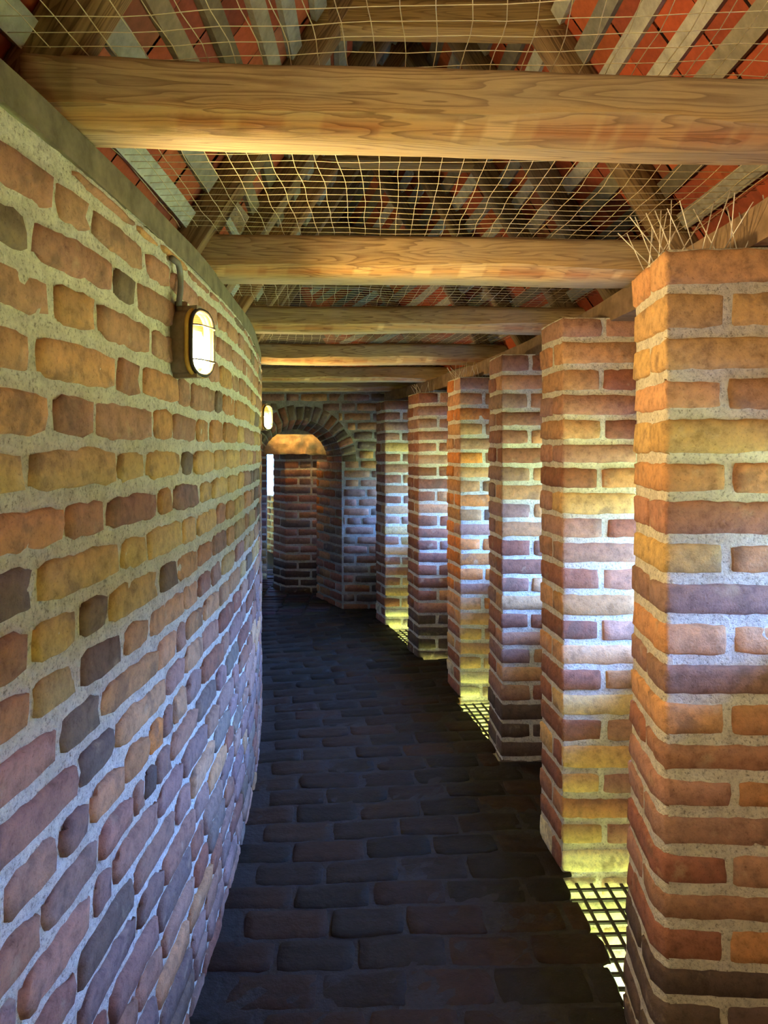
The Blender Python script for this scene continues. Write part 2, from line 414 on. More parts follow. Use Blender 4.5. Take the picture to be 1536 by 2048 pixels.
# ------------------------------------------------------------------ far wall with arch
def far_wall():
    mb = MB()
    yF, yB = 7.34, 7.66
    xc, r, zs = -.885, .45, -.13
    Ro = r + .165
    xl, xr, zt = -1.95, .35, .70
    def fm(x, z, d): return (x + 0, yF - d + .004 * N(x * 3, z * 3, 4), z + .008 * N(x * 2, z * 2, 1))
    # mortar face with the arch cut out: columns of quads
    n = 90
    for i in range(n):
        xa, xb = xl + (xr - xl) * i / n, xl + (xr - xl) * (i + 1) / n
        def lowz(x):
            u = x - xc
            if abs(u) >= r: return FL - .05
            return zs + math.sqrt(r * r - u * u)
        za, zb_ = lowz(xa), lowz(xb)
        if abs((xa + xb) / 2 - xc) >= r: za = zb_ = FL - .05
        else: za = max(za, zs); zb_ = max(zb_, zs)
        m = 14
        mb.grid([[fm(xa, za + (zt - za) * j / m, 0) for j in range(m + 1)], [fm(xb, zb_ + (zt - zb_) * j / m, 0) for j in range(m + 1)]], 1)
    # face bricks
    z = zt; k = 0
    while z > FL - .02:
        h = U(.096, .103); z0 = z - h; zm = (z + z0) / 2
        x = xl + (.0 if k % 2 else -.15) ; q = 0
        while x < xr:
            w = .30 if q % 2 == k % 2 else .155
            a, b = x, min(x + w * U(.93, 1.06), xr); q += 1; x = b
            hw = math.sqrt(max(0, (Ro + .01) ** 2 - (max(zm - zs, 0)) ** 2)) if zm - zs < Ro + .01 else -1
            if zm < zs: hw = r + .0
            segs = [(a, b)]
            if hw > 0:
                lo, hi = xc - hw, xc + hw; segs = []
                if a < lo: segs.append((a, min(b, lo)))
                if b > hi: segs.append((max(a, hi), b))
            for a2, b2 in segs:
                if b2 - a2 < .035: continue
                if zm < zs and abs(a2 - (xc + r)) < .3 and a2 < xc + r + .16 and a2 > xc: pass
                kk = pick([('R', 3), ('P', 2.5), ('D', 2), ('O', 1.6)]) if zm > -1.1 else pick([('B', 3), ('D', 2), ('K', 2)])
                brick(mb, fm, a2 + .006, b2 - .006, z0 + .008, z - .008, bcol(kk), U(.003, .009), .06, rough=1.2)
        z = z0; k += 1
    # voussoirs
    nv = 19
    for i in range(nv):
        t0, t1 = math.pi * i / nv, math.pi * (i + 1) / nv
        def fv(t, rr, d): return (xc + rr * math.cos(t) + 0, yF - d - .006, zs + rr * math.sin(t))
        g = .006 / r
        brick(mb, fv, -(t1 - g), -(t0 + g), r, Ro + U(-.02, .01), bcol(pick([('B', 3), ('D', 2), ('R', 1)])), .008, .04) if False else None
        # radial brick: map angle to length so joints keep a real size
        sd = bcol(pick([('B', 3), ('D', 2), ('K', 3)]))
        ta, tb = t0 + g, t1 - g; ro = Ro + U(-.03, .0)
        P = []
        for a in (0, .06, .3, .7, .94, 1):
            row = []
            for bb in (0, .04, .3, .7, .96, 1):
                t = tb + (ta - tb) * a; rr = r - .004 + (ro - r) * bb
                e = min(a, 1 - a, bb, 1 - bb); d = -.006 + (.014 * min(1, e / .06))
                row.append((xc + rr * math.cos(t), yF - d + .003 * N(t * 9, rr * 20, 5), zs + rr * math.sin(t)))
            P.append(row)
        mb.grid(P, 0, sd)
        for q in range(2):       # soffit bricks of the ring, front arch narrowing towards the back
            d0, d1 = (0, .5) if q == 0 else (.52, 1)
            P = []
            for a in (0, .06, .5, .94, 1):
                row = []
                for bb in (0, .06, .5, .94, 1):
                    t = ta + (tb - ta) * a; dd = d0 + (d1 - d0) * bb
                    rr = (r - .004) * (1 - dd) + .36 * dd; xx = xc * (1 - dd) + (-.98) * dd
                    e = min(a, 1 - a, bb, 1 - bb); rr -= .012 * min(1, e / .06) - .006
                    row.append((xx + rr * math.cos(t), yF + (yB - yF) * dd, zs + rr * math.sin(t)))
                P.append(row)
            mb.grid(P, 0, bcol(pick([('B', 3), ('K', 2), ('D', 2)])))
    P = []
    for i in range(33):
        t = math.pi * i / 32
        P.append([(xc + r * math.cos(t), yF, zs + r * math.sin(t)), (-.98 + .36 * math.cos(t), yB, zs + .36 * math.sin(t))])
    mb.grid(P, 1)
    # jambs : right pier side in two facets, left jamb
    pr = Path([(xc + r, yF), (-.62, yB), (-.76, 7.92), (.4, 7.98)], 1)
    def fj(s, z, d):
        x, y = pr.at(s, d); return (x, y, z)
    cs = (pr.s[1], pr.s[2])
    mortar(mb, fj, 0, pr.s[3], FL - .7, zs + .02, .06, corners=cs)
    z = zs + .01; k = 0
    while z > FL - .6:
        z0 = z - U(.096, .103)
        js = [-.0, .17, pr.s[1] + .1, pr.s[2] + .1] if k % 2 else [-.0, .30, pr.s[1] + .22, pr.s[2] + .25]
        js = [0] + [j for j in js if j > .02]
        while js[-1] < pr.s[3] - .05: js.append(js[-1] + .3)
        js[-1] = pr.s[3]
        for a, b in zip(js, js[1:]):
            kk = pick([('B', 3), ('D', 2), ('R', 2)]) if b < pr.s[1] + .15 else pick([('F', 2), ('O', 3), ('R', 2)])  # rear facet bricks oranger, lamp glow put into their colour
            brick(mb, fj, a + .006, b - .006, z0 + .008, z - .008, bcol(kk), U(.003, .009), .06, corners=cs)
        z = z0; k += 1
    # back slab above the vault, left jamb block, upper closing to the roof
    mb.box(xl - .6, xc - r - .0, yF + .01, yB, FL - .05, zs + .3, 1)
    mb.grid([[(xl - .6, yB, zs + .3), (xl - .6, yB, zt)], [(.5, yB, zs + .3), (.5, yB, zt)]], 1)
    mb.grid([[(xl - .6, yF + .02, zt), (xl - .6, yB, zt)], [(.5, yF + .02, zt), (.5, yB, zt)]], 1)
    o = mb.build('wall_far', [M_BRICK, M_MORTD])
    tag(o, 'brick wall with a round arched passage closing the walk', 'wall', kind='structure')
    pm = MB()                    # rough plastered lintel over the pillar beyond the arch
    def lp(u, v):
        x = -1.45 + .95 * u; z = -.05 + .5 * v
        dd = .05 * N(x * 7, z * 9, 3) + .03 * N(x * 17, z * 19, 8)
        return (x, 8.06 - .12 * v + dd, z + .03 * N(x * 8, 0, 2))
    pm.grid([[lp(i / 30, j / 18) for j in range(19)] for i in range(31)], 0)
    pm.grid([[(-1.45 + .95 * i / 10, 8.05 + .4 * j, -.04) for j in range(2)] for i in range(11)], 0)
    pm.build('plaster_lintel', [M_PLAST], o)
far_wall()

# ------------------------------------------------------------------ outer parapet (wall_right), tower face, back wall
HOLES = [(-3.2, -1.0), (-.05, .87), (1.70, 2.64), (3.40, 4.47), (6.0, 9.5)]     # stretches of the walk that have an open floor slot (s)
def wall_right():
    mb = MB()
    O = 1.66
    def band(z0, z1, s0=-4.9, s1=11.5, o=O, th=.42, bricks=True, dens=.09):
        def fm(s, z, d):
            x, y = polar(s, o - d); return (x, y, z + .006 * N(s * 2, z * 2, 5))
        def fo(s, z, d):
            x, y = polar(s, o + th + d); return (x, y, z)
        mortar(mb, fm, s0, s1, z0, z1, dens); mortar(mb, fo, s0, s1, z0, z1, .3, flip=True)
        n = int((s1 - s0) / .2)
        for zz, fl in ((z0, True), (z1, False)):
            mb.grid([[(*polar(s0 + (s1 - s0) * i / n, o), zz), (*polar(s0 + (s1 - s0) * i / n, o + th), zz)] for i in range(n + 1)], 1, (1, 1, 1), fl)
        if not bricks: return
        z = z1; k = 0
        while z - .06 > z0:
            zb = max(z0, z - .1); s = s0 + (.15 if k % 2 else 0); q = 0
            while s < s1:
                w = .285 if q % 2 == k % 2 else .155; q += 1
                brick(mb, fm, s + .006, min(s + w, s1) - .006, zb + .008, z - .008, bcol(pick([('R', 3), ('O', 2), ('B', 2), ('Y', 1)])), .006, .08)
                s += w
            z = zb; k += 1
    band(FL - .12, -.74); band(-.06, .47); band(-.74, -.06, -4.9, -1.3, dens=.2); band(-.74, -.06, 6.2, 8.9, dens=.2); band(-.74, -.42, -1.3, -.17)  # middle-height bands close unseen gaps, added to cut stray daylight
    # far stretch follows the tighter curve beyond the arch
    o = mb.build('wall_right', [M_BRICK, M_MORT])
    tag(o, 'outer brick parapet with open daylight gaps behind the pillars', 'wall', kind='structure')
    pb = MB()                    # piers of the same wall behind the viewpoint
    for s in (-2.15, -3.15, -4.15):
        P = [polar(s, 1.27), polar(s, 1.66), polar(s + .3, 1.66), polar(s + .3, 1.27)]
        v = [(x, y, z) for z in (FL - .1, .5) for x, y in P]
        pb.add(v, [(0, 1, 5, 4), (1, 2, 6, 5), (2, 3, 7, 6), (3, 0, 4, 7), (4, 5, 6, 7)], 0, bcol('R'), False)
    pb.build('pier', [M_BRICK], o)
    pillar('pier', .695, .72, .03, .30, .50, None, .60, 0, parent=o, lime_glow=False)
wall_right()
mb = MB()
mb.grid([[(*polar(s / 5, 1.20), z) for z in (-9, FL - .03)] for s in range(-26, 34)], 0, (.40, .20, .10), True)
tag(mb.build('wall_outer', [M_BRICK]), 'outer tower face dropping to the ground below the walk', 'wall', kind='structure')
mb = MB()
a, b = polar(-4.9, -.3), polar(-4.9, 2.1)
mb.add([(*a, FL - .2), (*b, FL - .2), (*b, 2.6), (*a, 2.6)], [(0, 1, 2, 3)], 0, (.3, .16, .1), False)
tag(mb.build('wall_back', [M_BRICK]), 'brick wall closing the walk behind the viewpoint', 'wall', kind='structure')
mb = MB()
a, b = polar(11, -2.5), polar(11, 1.66)
mb.add([(*a, FL - .2), (*b, FL - .2), (*b, -.05), (*a, -.05)], [(0, 3, 2, 1)], 0, (.3, .16, .1), False)
mb.add([(*a, -.05), (*b, -.05), (*b, 2.6), (*a, 2.6)], [(0, 3, 2, 1)], 0, (.3, .16, .1), False)
tag(mb.build('wall_end', [M_BRICK]), 'far end of the curving walk beyond the arch', 'wall', kind='structure')

# ------------------------------------------------------------------ floor
def in_hole(s): return any(a < s < b for a, b in HOLES)
def floor():
    mb = MB()
    s0, s1 = -4.9, 5.45
    def fm(s, o, d):
        x, y = polar(s, o); return (x, y, FL + d + .012 * N(s * 1.3, o * 2, 6) + .006 * N(s * 5, o * 5, 1))
    ns = int((s1 - s0) / .05)
    def edge(s):
        return 1.275 + .02 * N(s * 9, 1, 2) if in_hole(s) else 1.70
    P = []
    for i in range(ns + 1):
        s = s0 + (s1 - s0) * i / ns; e = edge(s)
        P.append([fm(s, -.08 + (e + .08) * j / 40, -.002 + .003 * N(s * 30, j, 5)) for j in range(41)])
    mb.grid(P, 1, (1, 1, 1), True)
    s = s0; k = 0
    while s < s1:
        w = U(.135, .155)
        o = -.06 + (.14 if k % 2 else 0); top = 1.68 if not in_hole(s + .07) else U(1.285, 1.335)
        while o < top:
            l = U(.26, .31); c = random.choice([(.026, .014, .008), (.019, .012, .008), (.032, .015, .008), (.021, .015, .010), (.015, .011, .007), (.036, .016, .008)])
            f = U(.7, 1.2); near = -.6 < s < 3
            e = min(o + l, top)
            if e - o > .05:
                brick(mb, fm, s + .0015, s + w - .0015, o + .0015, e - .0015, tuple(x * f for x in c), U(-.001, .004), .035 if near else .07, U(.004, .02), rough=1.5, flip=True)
            o += l
        s += w; k += 1
    # floor beyond the arch
    mb.grid([[(x, y, FL + .004 * N(x * 6, y * 6, 1)) for y in [7.0 + .12 * j for j in range(40)]] for x in [-3.4 + .12 * i for i in range(34) if -3.4 + .12 * i < -.0]], 1, (1, 1, 1), False)
    yy = 7.05
    while yy < 9.6:
        x = -3.3
        while x < -.75:
            def ff(a, b, d): return (a, b, FL + .004 + d)
            brick(mb, ff, x + .004, x + .27, yy + .004, yy + .136, tuple(U(.7, 1.3) * q for q in (.06, .04, .034)), U(.0, .01), .08, rough=2)
            x += .275
        yy += .14
    o = mb.build('floor', [M_PAVER, M_DIRT])
    tag(o, 'dark worn brick floor of the walk', 'floor', kind='structure')
floor()

# ------------------------------------------------------------------ grates
def grate(sa, sb, label):
    x0, y0 = polar((sa + sb) / 2, 1.45)
    mb = MB(); z = FL - .035
    def q(s, o, zz): return (*polar(s, o), zz)
    s = sa
    while s <= sb + .001:
        for wz, hw in ((0, .0055),):
            p = [q(s - hw, 1.19, z), q(s + hw, 1.19, z), q(s + hw, 1.67, z), q(s - hw, 1.67, z)]
            mb.add(p + [(a, b, c - .008) for a, b, c in p], [(0, 1, 2, 3), (7, 6, 5, 4), (0, 4, 5, 1), (2, 6, 7, 3), (1, 5, 6, 2), (3, 7, 4, 0)], 0, (1, 1, 1), False)
        s += .057
    o = 1.285
    while o < 1.67:
        n = 12
        A = [[q(sa + (sb - sa) * i / n, o + a, z + .002 + b) for a, b in ((-.0055, -.008), (-.0055, 0), (.0055, 0), (.0055, -.008), (-.0055, -.008))] for i in range(n + 1)]
        mb.grid(A, 0, (1, 1, 1), True, False); o += .058
    g = mb.build('floor_grate', [M_IRON], None, (x0, y0, z))
    tag(g, label, 'grate', 'iron grates over the floor slots')
grate(.05, .77, 'iron floor grate glowing yellow in front of the second pillar')
grate(1.98, 2.56, 'iron floor grate at the foot of the bright orange pillar')
grate(3.68, 4.36, 'smallest iron floor grate, far off beside the sixth pillar')

# ------------------------------------------------------------------ timbers
def timber(name, p0, p1, w, h, mat, label=None, cat=None, group=None, parent=None, n=40, wob=.006, cham=.012, wane=0, zup=None, tint=None):
    p0, p1 = Vector(p0), Vector(p1); d = p1 - p0; ln = d.length; ex = d.normalized()
    up = Vector(zup) if zup else Vector((0, 0, 1))
    ey = up.cross(ex).normalized(); ez = ex.cross(ey)
    mb = MB(); sd = R() * 50
    P = []; cols = []
    for i in range(n + 1):
        x = -ln / 2 + ln * i / n
        W, H = w / 2, h / 2
        wn = wane * (1 + .55 * N(x * 2.3, sd, 3)) if wane else cham
        c = cham
        pr = [(-W, -H + wn * .72), (-W, -H * .0), (-W, H * .6), (-W, H - c), (-W + c, H), (0, H), (W - c, H), (W, H - c), (W, 0), (W, -H + c), (W - c, -H), (0, -H), (-W + wn * .95, -H), (-W + wn * .45, -H + wn * .30)]
        row = []
        for j, (a, b) in enumerate(pr):
            k = wob * N(x * 2.2, a * 9 + sd, b * 9) + wob * .35 * N(x * 11, a * 25, b * 25 + sd)
            if wane and j in (0, 12, 13): k += .006 * N(x * 14, j, sd)
            row.append((x, a + k, b + wob * N(x * 1.6, sd + j * .03, 8)))
            f = 1.0
            t = (1, 1, 1)
            if wane and j in (12, 13, 0): 
                q9 = N(x * 7, sd, j) + .5 * N(x * 19, sd, j * 3)
                t = (1.9, 1.6, 1.2) if q9 > .38 else ((1.15, .66, .38) if q9 < -.12 else (1.4, 1.0, .62))
                if j != 13: t = (1.2, 1.1, .9)
            if tint: t = tuple(q * v for q, v in zip(t, tint))
            cols.append(t)
        row.append(row[0]); cols.append(cols[-len(pr)])
        P.append(row)
    nv = len(P[0])
    vs = [p for r_ in P for p in r_]; fs = []
    for i in range(n):
        for j in range(nv - 1):
            a = i * nv + j; fs.append((a, a + 1, a + nv + 1, a + nv))
    fs.append(tuple(range(nv - 1))[::-1]); fs.append(tuple(n * nv + j for j in range(nv - 1)))
    mb.add(vs, fs, 0, cols)
    o = mb.build(name, [mat], parent)
    m = Matrix((ex, ey, ez)).transposed().to_4x4(); m.translation = (p0 + p1) / 2
    if parent is not None: m = parent.matrix_world.inverted() @ m
    o.matrix_local = m
    if label: tag(o, label, cat, group, 'thing')
    return o
BEAMS = [  # y at left, y at right, width, z bottom, height, label
 (1.345, 1.445, .125, .600, .128, 'nearest timber tie beam with bright chipped lower edge, spanning above the viewpoint'),
 (2.45, 2.52, .165, .600, .135, 'second timber tie beam from the front, landing just above the caged lamp'),
 (3.56, 3.59, .13, .600, .122, 'third timber tie beam from the front, with a long dark split'),
 (4.88, 4.90, .17, .600, .13, 'fourth timber tie beam, meeting the top of the third pillar'),
 (6.15, 6.17, .15, .600, .125, 'fifth timber tie beam, thin in view before the arched wall'),
 (7.12, 7.12, .15, .595, .125, 'last timber tie beam, directly over the far arched wall')]
def xat(y, o):
    r = R0 + o; return CX + math.sqrt(r * r - (y - CY) ** 2)
for yl, yr, w, zb, h, lab in BEAMS:
    xl, xr = xat(yl, -.09), xat(yr, 1.75)
    timber('tie_beam', (xl, yl, zb + h / 2), (xr, yr, zb + h / 2), w, h, M_BEAM, lab, 'beam', 'tie beams across the walk', n=130, wob=.010, wane=.05)
def curved_timber(name, s0, s1, oc, w, zb, zt, mat, label):
    mb = MB(); n = 70; P = []
    for i in range(n + 1):
        s = s0 + (s1 - s0) * i / n; row = []
        for o, z in ((oc - w / 2, zb), (oc - w / 2, zt), (oc + w / 2, zt), (oc + w / 2, zb), (oc - w / 2, zb)):
            dd = .010 * N(s * 2, z * 6, oc)
            row.append((*polar(s, o + dd), z + .008 * N(s * 2.5, o * 5, 3)))
        P.append(row)
    mb.grid(P, 0, (1, 1, 1), False, False)
    o = mb.build(name, [mat]); tag(o, label, 'beam', None, 'thing')
curved_timber('wall_plate', -4.8, 5.4, -.10, .20, .537, .603, M_PLATE, 'grey weathered wall plate lying on top of the left wall')
curved_timber('wall_plate', -4.8, 5.0, 1.56, .16, .505, .605, M_PLATR, 'brown wall plate running along the pillar tops on the right')

# ------------------------------------------------------------------ roof
SL = 1.6; LE, RE, ZE = -.17, 1.69, .61          # slope, eaves offsets at height ZE
RID = (LE + RE) / 2; ZR = ZE + SL * (RE - LE) / 2
def roof():
    mb = MB()
    s0, s1 = -4.9, 11.2
    def sheet(o0, z0, o1, z1, col, mi, fl):
        n = 40
        mb.grid([[(*polar(s0 + (s1 - s0) * i / n, o0), z0), (*polar(s0 + (s1 - s0) * i / n, o1), z1)] for i in range(n + 1)], mi, col, fl, False)
    up = .09
    sheet(LE - .45, ZE - .25, LE, ZE + up, (.08, .04, .03), 0, False); sheet(LE, ZE + up, RID, ZR + up, (.08, .04, .03), 0, False)
    sheet(RID, ZR + up, RE, ZE + up, (.08, .04, .03), 0, False); sheet(RE, ZE + up, RE + .55, ZE - .17, (.08, .04, .03), 0, False)
    sheet(LE - .45, ZE - .25, LE - .45, ZE - .6, (.1, .06, .05), 0, False)
    cs = math.cos(math.atan(SL)); rows = int((RE - LE) / 2 / cs / .135)
    for side in (0, 1):
        for k in range(rows + 1):
            s = -1.2
            while s < 6.2:
                w = U(.150, .168)
                t0 = k * .135 * cs - .02; t1 = t0 + .20 * cs; lift = .050
                q = []
                jz = U(-.006, .006)
                for ss in (s + .003, s + w - .003):
                    for t in (t0, t1):
                        z = ZE + SL * t + lift + (.012 if t == t0 else -.012) + jz
                        o = LE + t if side == 0 else RE - t
                        q.append((*polar(ss, o), z))
                c = random.choice([(.42, .085, .035), (.36, .075, .035), (.46, .12, .05), (.30, .07, .04), (.40, .10, .04), (.33, .11, .06)])
                f = U(.75, 1.15)
                mb.add(q, [(0, 1, 3, 2)], 0, tuple(x * f for x in c), False)
                s += w
    o = mb.build('ceiling', [M_TILE])
    tag(o, 'underside of the tiled roof above the net', 'roof', kind='structure')
    for side in (0, 1):          # laths along the roof
        for k in range(rows + 1):
            t = (k + .25) * .135 * cs
            zc = ZE + SL * t + .022; oc = LE + t if side == 0 else RE - t
            m2 = MB(); n = 46; P = []; w = U(.050, .066) / 2; j = U(-.01, .01)
            nx, nz = (-SL, 1) if side == 0 else (SL, 1)
            ln = math.hypot(SL, 1); tx, tz = (1 / ln, SL / ln) if side == 0 else (-1 / ln, SL / ln); nx /= ln; nz /= ln
            for i in range(n + 1):
                s = -1.3 + 7.2 * i / n; row = []
                wv = .006 * N(s * 1.5, k, side)
                for a, b in ((-w, -.014), (w, -.014), (w, .010), (-w, .010), (-w, -.014)):
                    row.append((*polar(s, oc + tx * (a + wv + j) + nx * b), zc + tz * (a + wv + j) + nz * b))
                P.append(row)
            g = U(.6, 1.25); yv = random.choice([(1, 1, 1), (1, .93, .8), (.95, 1.0, 1.0), (.5, .46, .40), (.42, .36, .28), (.6, .5, .38)])
            m2.grid(P, 0, tuple(g * q for q in yv), False, False)
            m2.build('batten', [M_LATH], o)
roof()
def couple(y, i, lab, collar):
    s = R0 * math.asin((y - CY) / (R0 + .7))
    c = polar(s, RID); root = empty('rafter_couple', (c[0], c[1], .60))
    bpy.context.view_layer.update()
    rz = lambda o, z: (*polar(s, o), z)
    d = .035
    timber('rafter', rz(LE + .03, ZE), rz(RID - .0, ZR - .05), .085, .105, M_RAFT, parent=root, n=14, wob=.008, tint=random.choice([(1, 1, 1), (1.3, 1.05, .8)]))
    timber('rafter', rz(RE - .03, ZE), rz(RID + .0, ZR - .05), .085, .105, M_RAFT, parent=root, n=14, wob=.008, tint=random.choice([(1, 1, 1), (.8, .85, .9)]))
    if collar:
        z = 1.47; t = (z - ZE) / SL
        timber('collar_beam', rz(LE + t - .03, z), rz(RE - t + .03, z), .09, .11, M_BEAM, parent=root, n=14, tint=(.8, .75, .55))
    tag(root, lab, 'rafters', 'rafter couples of the roof', 'thing')
bpy.context.view_layer.update()
for i, (y, lab, col) in enumerate([
    (1.30, 'rafter couple rising over the nearest tie beam', False),
    (2.40, 'rafter couple with collar beam over the second tie beam', True),
    (3.50, 'rafter couple over the third tie beam', True),
    (4.82, 'rafter couple over the fourth tie beam', True),
    (6.10, 'farthest rafter couple, over the fifth tie beam', True),
    (2.98, 'rafter couple between the second and third tie beams', False),
    (4.20, 'rafter couple between the third and fourth tie beams', False)]): couple(y, i, lab, col)

# ------------------------------------------------------------------ bird net
def net():
    mb = MB()
    da, db = .055, .047
    s0, s1 = -.95, 4.9
    ns, no = int((s1 - s0) / db), 32
    def pt(i, j):
        s = s0 + db * i; o = -.10 + da * j
        s += .010 * N(i * .35, j * .35, 1) + .012 * N(i * .06, j * .09, 7); o += .010 * N(i * .35, j * .35, 5) + .03 * N(i * .05, j * .1, 3)
        z = .742 + .010 * N(i * .12, j * .15, 8)
        e = max(0, j - 27) * .0 + max(0, 3 - j) * .0
        return (*polar(s, o), z - e)
    G = [[pt(i, j) for j in range(no + 1)] for i in range(ns + 1)]
    def rad(i): return .00105
    for i in range(ns + 1): mb.tube(G[i], .00105, 3)
    for j in range(no + 1): mb.tube([G[i][j] for i in range(ns + 1)], .00105, 3)
    o = mb.build('bird_net', [M_NET]); tag(o, 'beige knotted bird net stretched over the tie beams', 'net')
net()
mb = MB()
P = [(-.03, 0, 0), (0, -.012, .05), (.035, 0, .0), (0, .012, -.062)]
mb.add([(x, y - .006, z * .9) for x, y, z in P] + [(x, y + .006, z * .9) for x, y, z in P], [(0, 1, 2, 3), (7, 6, 5, 4), (0, 4, 5, 1), (1, 5, 6, 2), (2, 6, 7, 3), (3, 7, 4, 0)], 0, (1, 1, 1), False)
o = mb.build('plaster_shard', [M_MORT]); o.location = (-.495, 2.385, .795)
tag(o, 'pale plaster shard caught on the net left of the second beam', 'shard')

# ------------------------------------------------------------------ lamps
def em(name, col, st):
    m = bpy.data.materials.new(name); m.use_nodes = True; nt = m.node_tree
    for n in list(nt.nodes): nt.nodes.remove(n)
    out = nt.nodes.new('ShaderNodeOutputMaterial'); e = nt.nodes.new('ShaderNodeEmission')
    e.inputs[0].default_value = (*col, 1); e.inputs[1].default_value = st
    nt.links.new(e.outputs[0], out.inputs[0]); return m
M_BULB = em('lamp_filament_bulb', (1, .76, .42), 1150)
M_BULBS = em('strong_filament_bulb', (1, .84, .60), 3300)
M_BULBM = em('medium_filament_bulb', (1, .74, .38), 800)
M_BULBW = em('weak_filament_bulb', (1, .66, .26), 420)
def glass_mat():
    m = bpy.data.materials.new('ribbed_lamp_glass'); m.use_nodes = True; nt = m.node_tree
    for n in list(nt.nodes): nt.nodes.remove(n)
    out = nt.nodes.new('ShaderNodeOutputMaterial')
    tr = nt.nodes.new('ShaderNodeBsdfTransparent'); tr.inputs[0].default_value = (1, .88, .62, 1)
    e = nt.nodes.new('ShaderNodeEmission'); e.inputs[0].default_value = (1, .50, .06, 1); e.inputs[1].default_value = 1.6
    tc = nt.nodes.new('ShaderNodeTexCoord'); w = nt.nodes.new('ShaderNodeTexWave'); w.bands_direction = 'Z'
    w.inputs['Scale'].default_value = 55; nt.links.new(tc.outputs['Object'], w.inputs[0])
    gl = nt.nodes.new('ShaderNodeBsdfGlossy'); gl.inputs['Roughness'].default_value = .1
    mx = nt.nodes.new('ShaderNodeMixShader'); mx.inputs[0].default_value = 0.0
    ad = nt.nodes.new('ShaderNodeAddShader')
    nt.links.new(tr.outputs[0], mx.inputs[1]); nt.links.new(gl.outputs[0], mx.inputs[2])
    mm = nt.nodes.new('ShaderNodeMath'); mm.operation = 'MULTIPLY_ADD'; mm.inputs[1].default_value = .25; mm.inputs[2].default_value = .60
    nt.links.new(w.outputs['Fac'], mm.inputs[0]); nt.links.new(mm.outputs[0], e.inputs[1])
    nt.links.new(mx.outputs[0], ad.inputs[0]); nt.links.new(e.outputs[0], ad.inputs[1])
    nt.links.new(ad.outputs[0], out.inputs[0]); return m
M_GLASS = glass_mat()
def rrect(hw, hh, r, n=7):
    pts = []
    for cx_, cy_, a0 in ((hw - r, hh - r, 0), (-hw + r, hh - r, 90), (-hw + r, -hh + r, 180), (hw - r, -hh + r, 270)):
        for i in range(n):
            a = math.radians(a0 + 90 * i / (n - 1)); pts.append((cx_ + r * math.cos(a), cy_ + r * math.sin(a)))
    return pts
def loft(mb, secs, cap0=True, cap1=True):
    n = len(secs[0][1]); vs = []; fs = []
    for x, pts in secs: vs += [(x, a, b) for a, b in pts]
    for i in range(len(secs) - 1):
        for j in range(n):
            fs.append((i * n + j, i * n + (j + 1) % n, (i + 1) * n + (j + 1) % n, (i + 1) * n + j))
    if cap0: fs.append(tuple(range(n))[::-1])
    if cap1: fs.append(tuple((len(secs) - 1) * n + j for j in range(n)))
    mb.add(vs, fs, 0, (1, 1, 1), True)
def lamp(s, z, rz, label, bulb=None, pos=None):
    a = s / R0
    x, y = polar(s, .0)
    root = empty('bulkhead_lamp', (x, y, z) if pos is None else pos, a + rz if pos is None else rz)
    h = MB(); hw, hh = .056, .088                       # local x = out of the wall, y along it, z up
    loft(h, [(-.014, rrect(hw, hh, .035)), (.062, rrect(hw, hh, .042)), (.064, rrect(hw * .93, hh * .95, .042)), (.046, rrect(hw * .92, hh * .94, .042))])
    h.build('housing', [M_PAINT], root)
    ip = MB(); loft(ip, [(.045, rrect(hw * .93, hh * .95, .042)), (.048, rrect(hw * .91, hh * .93, .042))]); ip.build('tint_plate', [M_INNER], root)  # added near-black plate, tinted so the glow behind the glass reads orange
    g = MB(); g.tube([(.022, -.02, hh - .005), (.022, -.02, hh + .022)], .017, 10); g.build('cable_gland', [M_PAINT], root)
    f = MB()
    f.tube([(.063, p, q) for p, q in rrect(hw * .99, hh * 1.0, .046)], .0075, 8, closed=True); f.build('gasket', [M_BRASS], root)
    gl = MB()
    loft(gl, [(.050, rrect(hw * .90, hh * .92, .045)), (.072, rrect(hw * .88, hh * .90, .045)), (.082, rrect(hw * .80, hh * .86, .042)), (.088, rrect(hw * .5, hh * .6, .024))], False, True)
    gl.build('lamp_glass', [M_GLASS], root)
    b = MB()
    prof = [(.018, -.066), (.028, -.058), (.036, -.036), (.035, -.014), (.025, .008), (.014, .024), (.011, .030)]
    n = 14; vs = [(.0635 + .36 * r_ * math.cos(2 * math.pi * q / n), r_ * math.sin(2 * math.pi * q / n), zz) for r_, zz in prof for q in range(n)]
    fs = [(i * n + q, i * n + (q + 1) % n, (i + 1) * n + (q + 1) % n, (i + 1) * n + q) for i in range(len(prof) - 1) for q in range(n)]
    fs += [tuple(range(n))[::-1], tuple((len(prof) - 1) * n + q for q in range(n))]
    b.add(vs, fs); b.build('bulb', [bulb or M_BULB], root)
    c = MB()
    c.tube([(.075, p, q) for p, q in rrect(hw * .99, hh * 1.0, .048)], .0055, 7, closed=True)
    c.build('cage_ring', [M_CAGE], root)
    for zz in (.042, -.050):
        c = MB(); c.tube([(.070, -hw * 1.0, zz), (.084, -hw * .88, zz), (.094, -hw * .6, zz), (.096, 0, zz), (.094, hw * .6, zz), (.084, hw * .88, zz), (.070, hw * 1.0, zz)], .0022, 6)
        c.build('cage_bar', [M_CAGE], root)
    for yy, zz in ((-.02, hh * 1.03), (-.02, -hh * 1.03)):
        c = MB(); c.box(.0, .078, yy - .012, yy + .012, zz - .006, zz + .006); c.build('cage_lug', [M_PAINT], root)
    tag(root, label, 'lamp', 'caged wall lamps', 'thing')
    return root
lamp(.02, .292, -.30, 'caged oval wall lamp glowing yellow high on the near left wall')
lamp(3.18, .235, -.64, 'distant caged lamp shining beside the arch', M_BULBM)
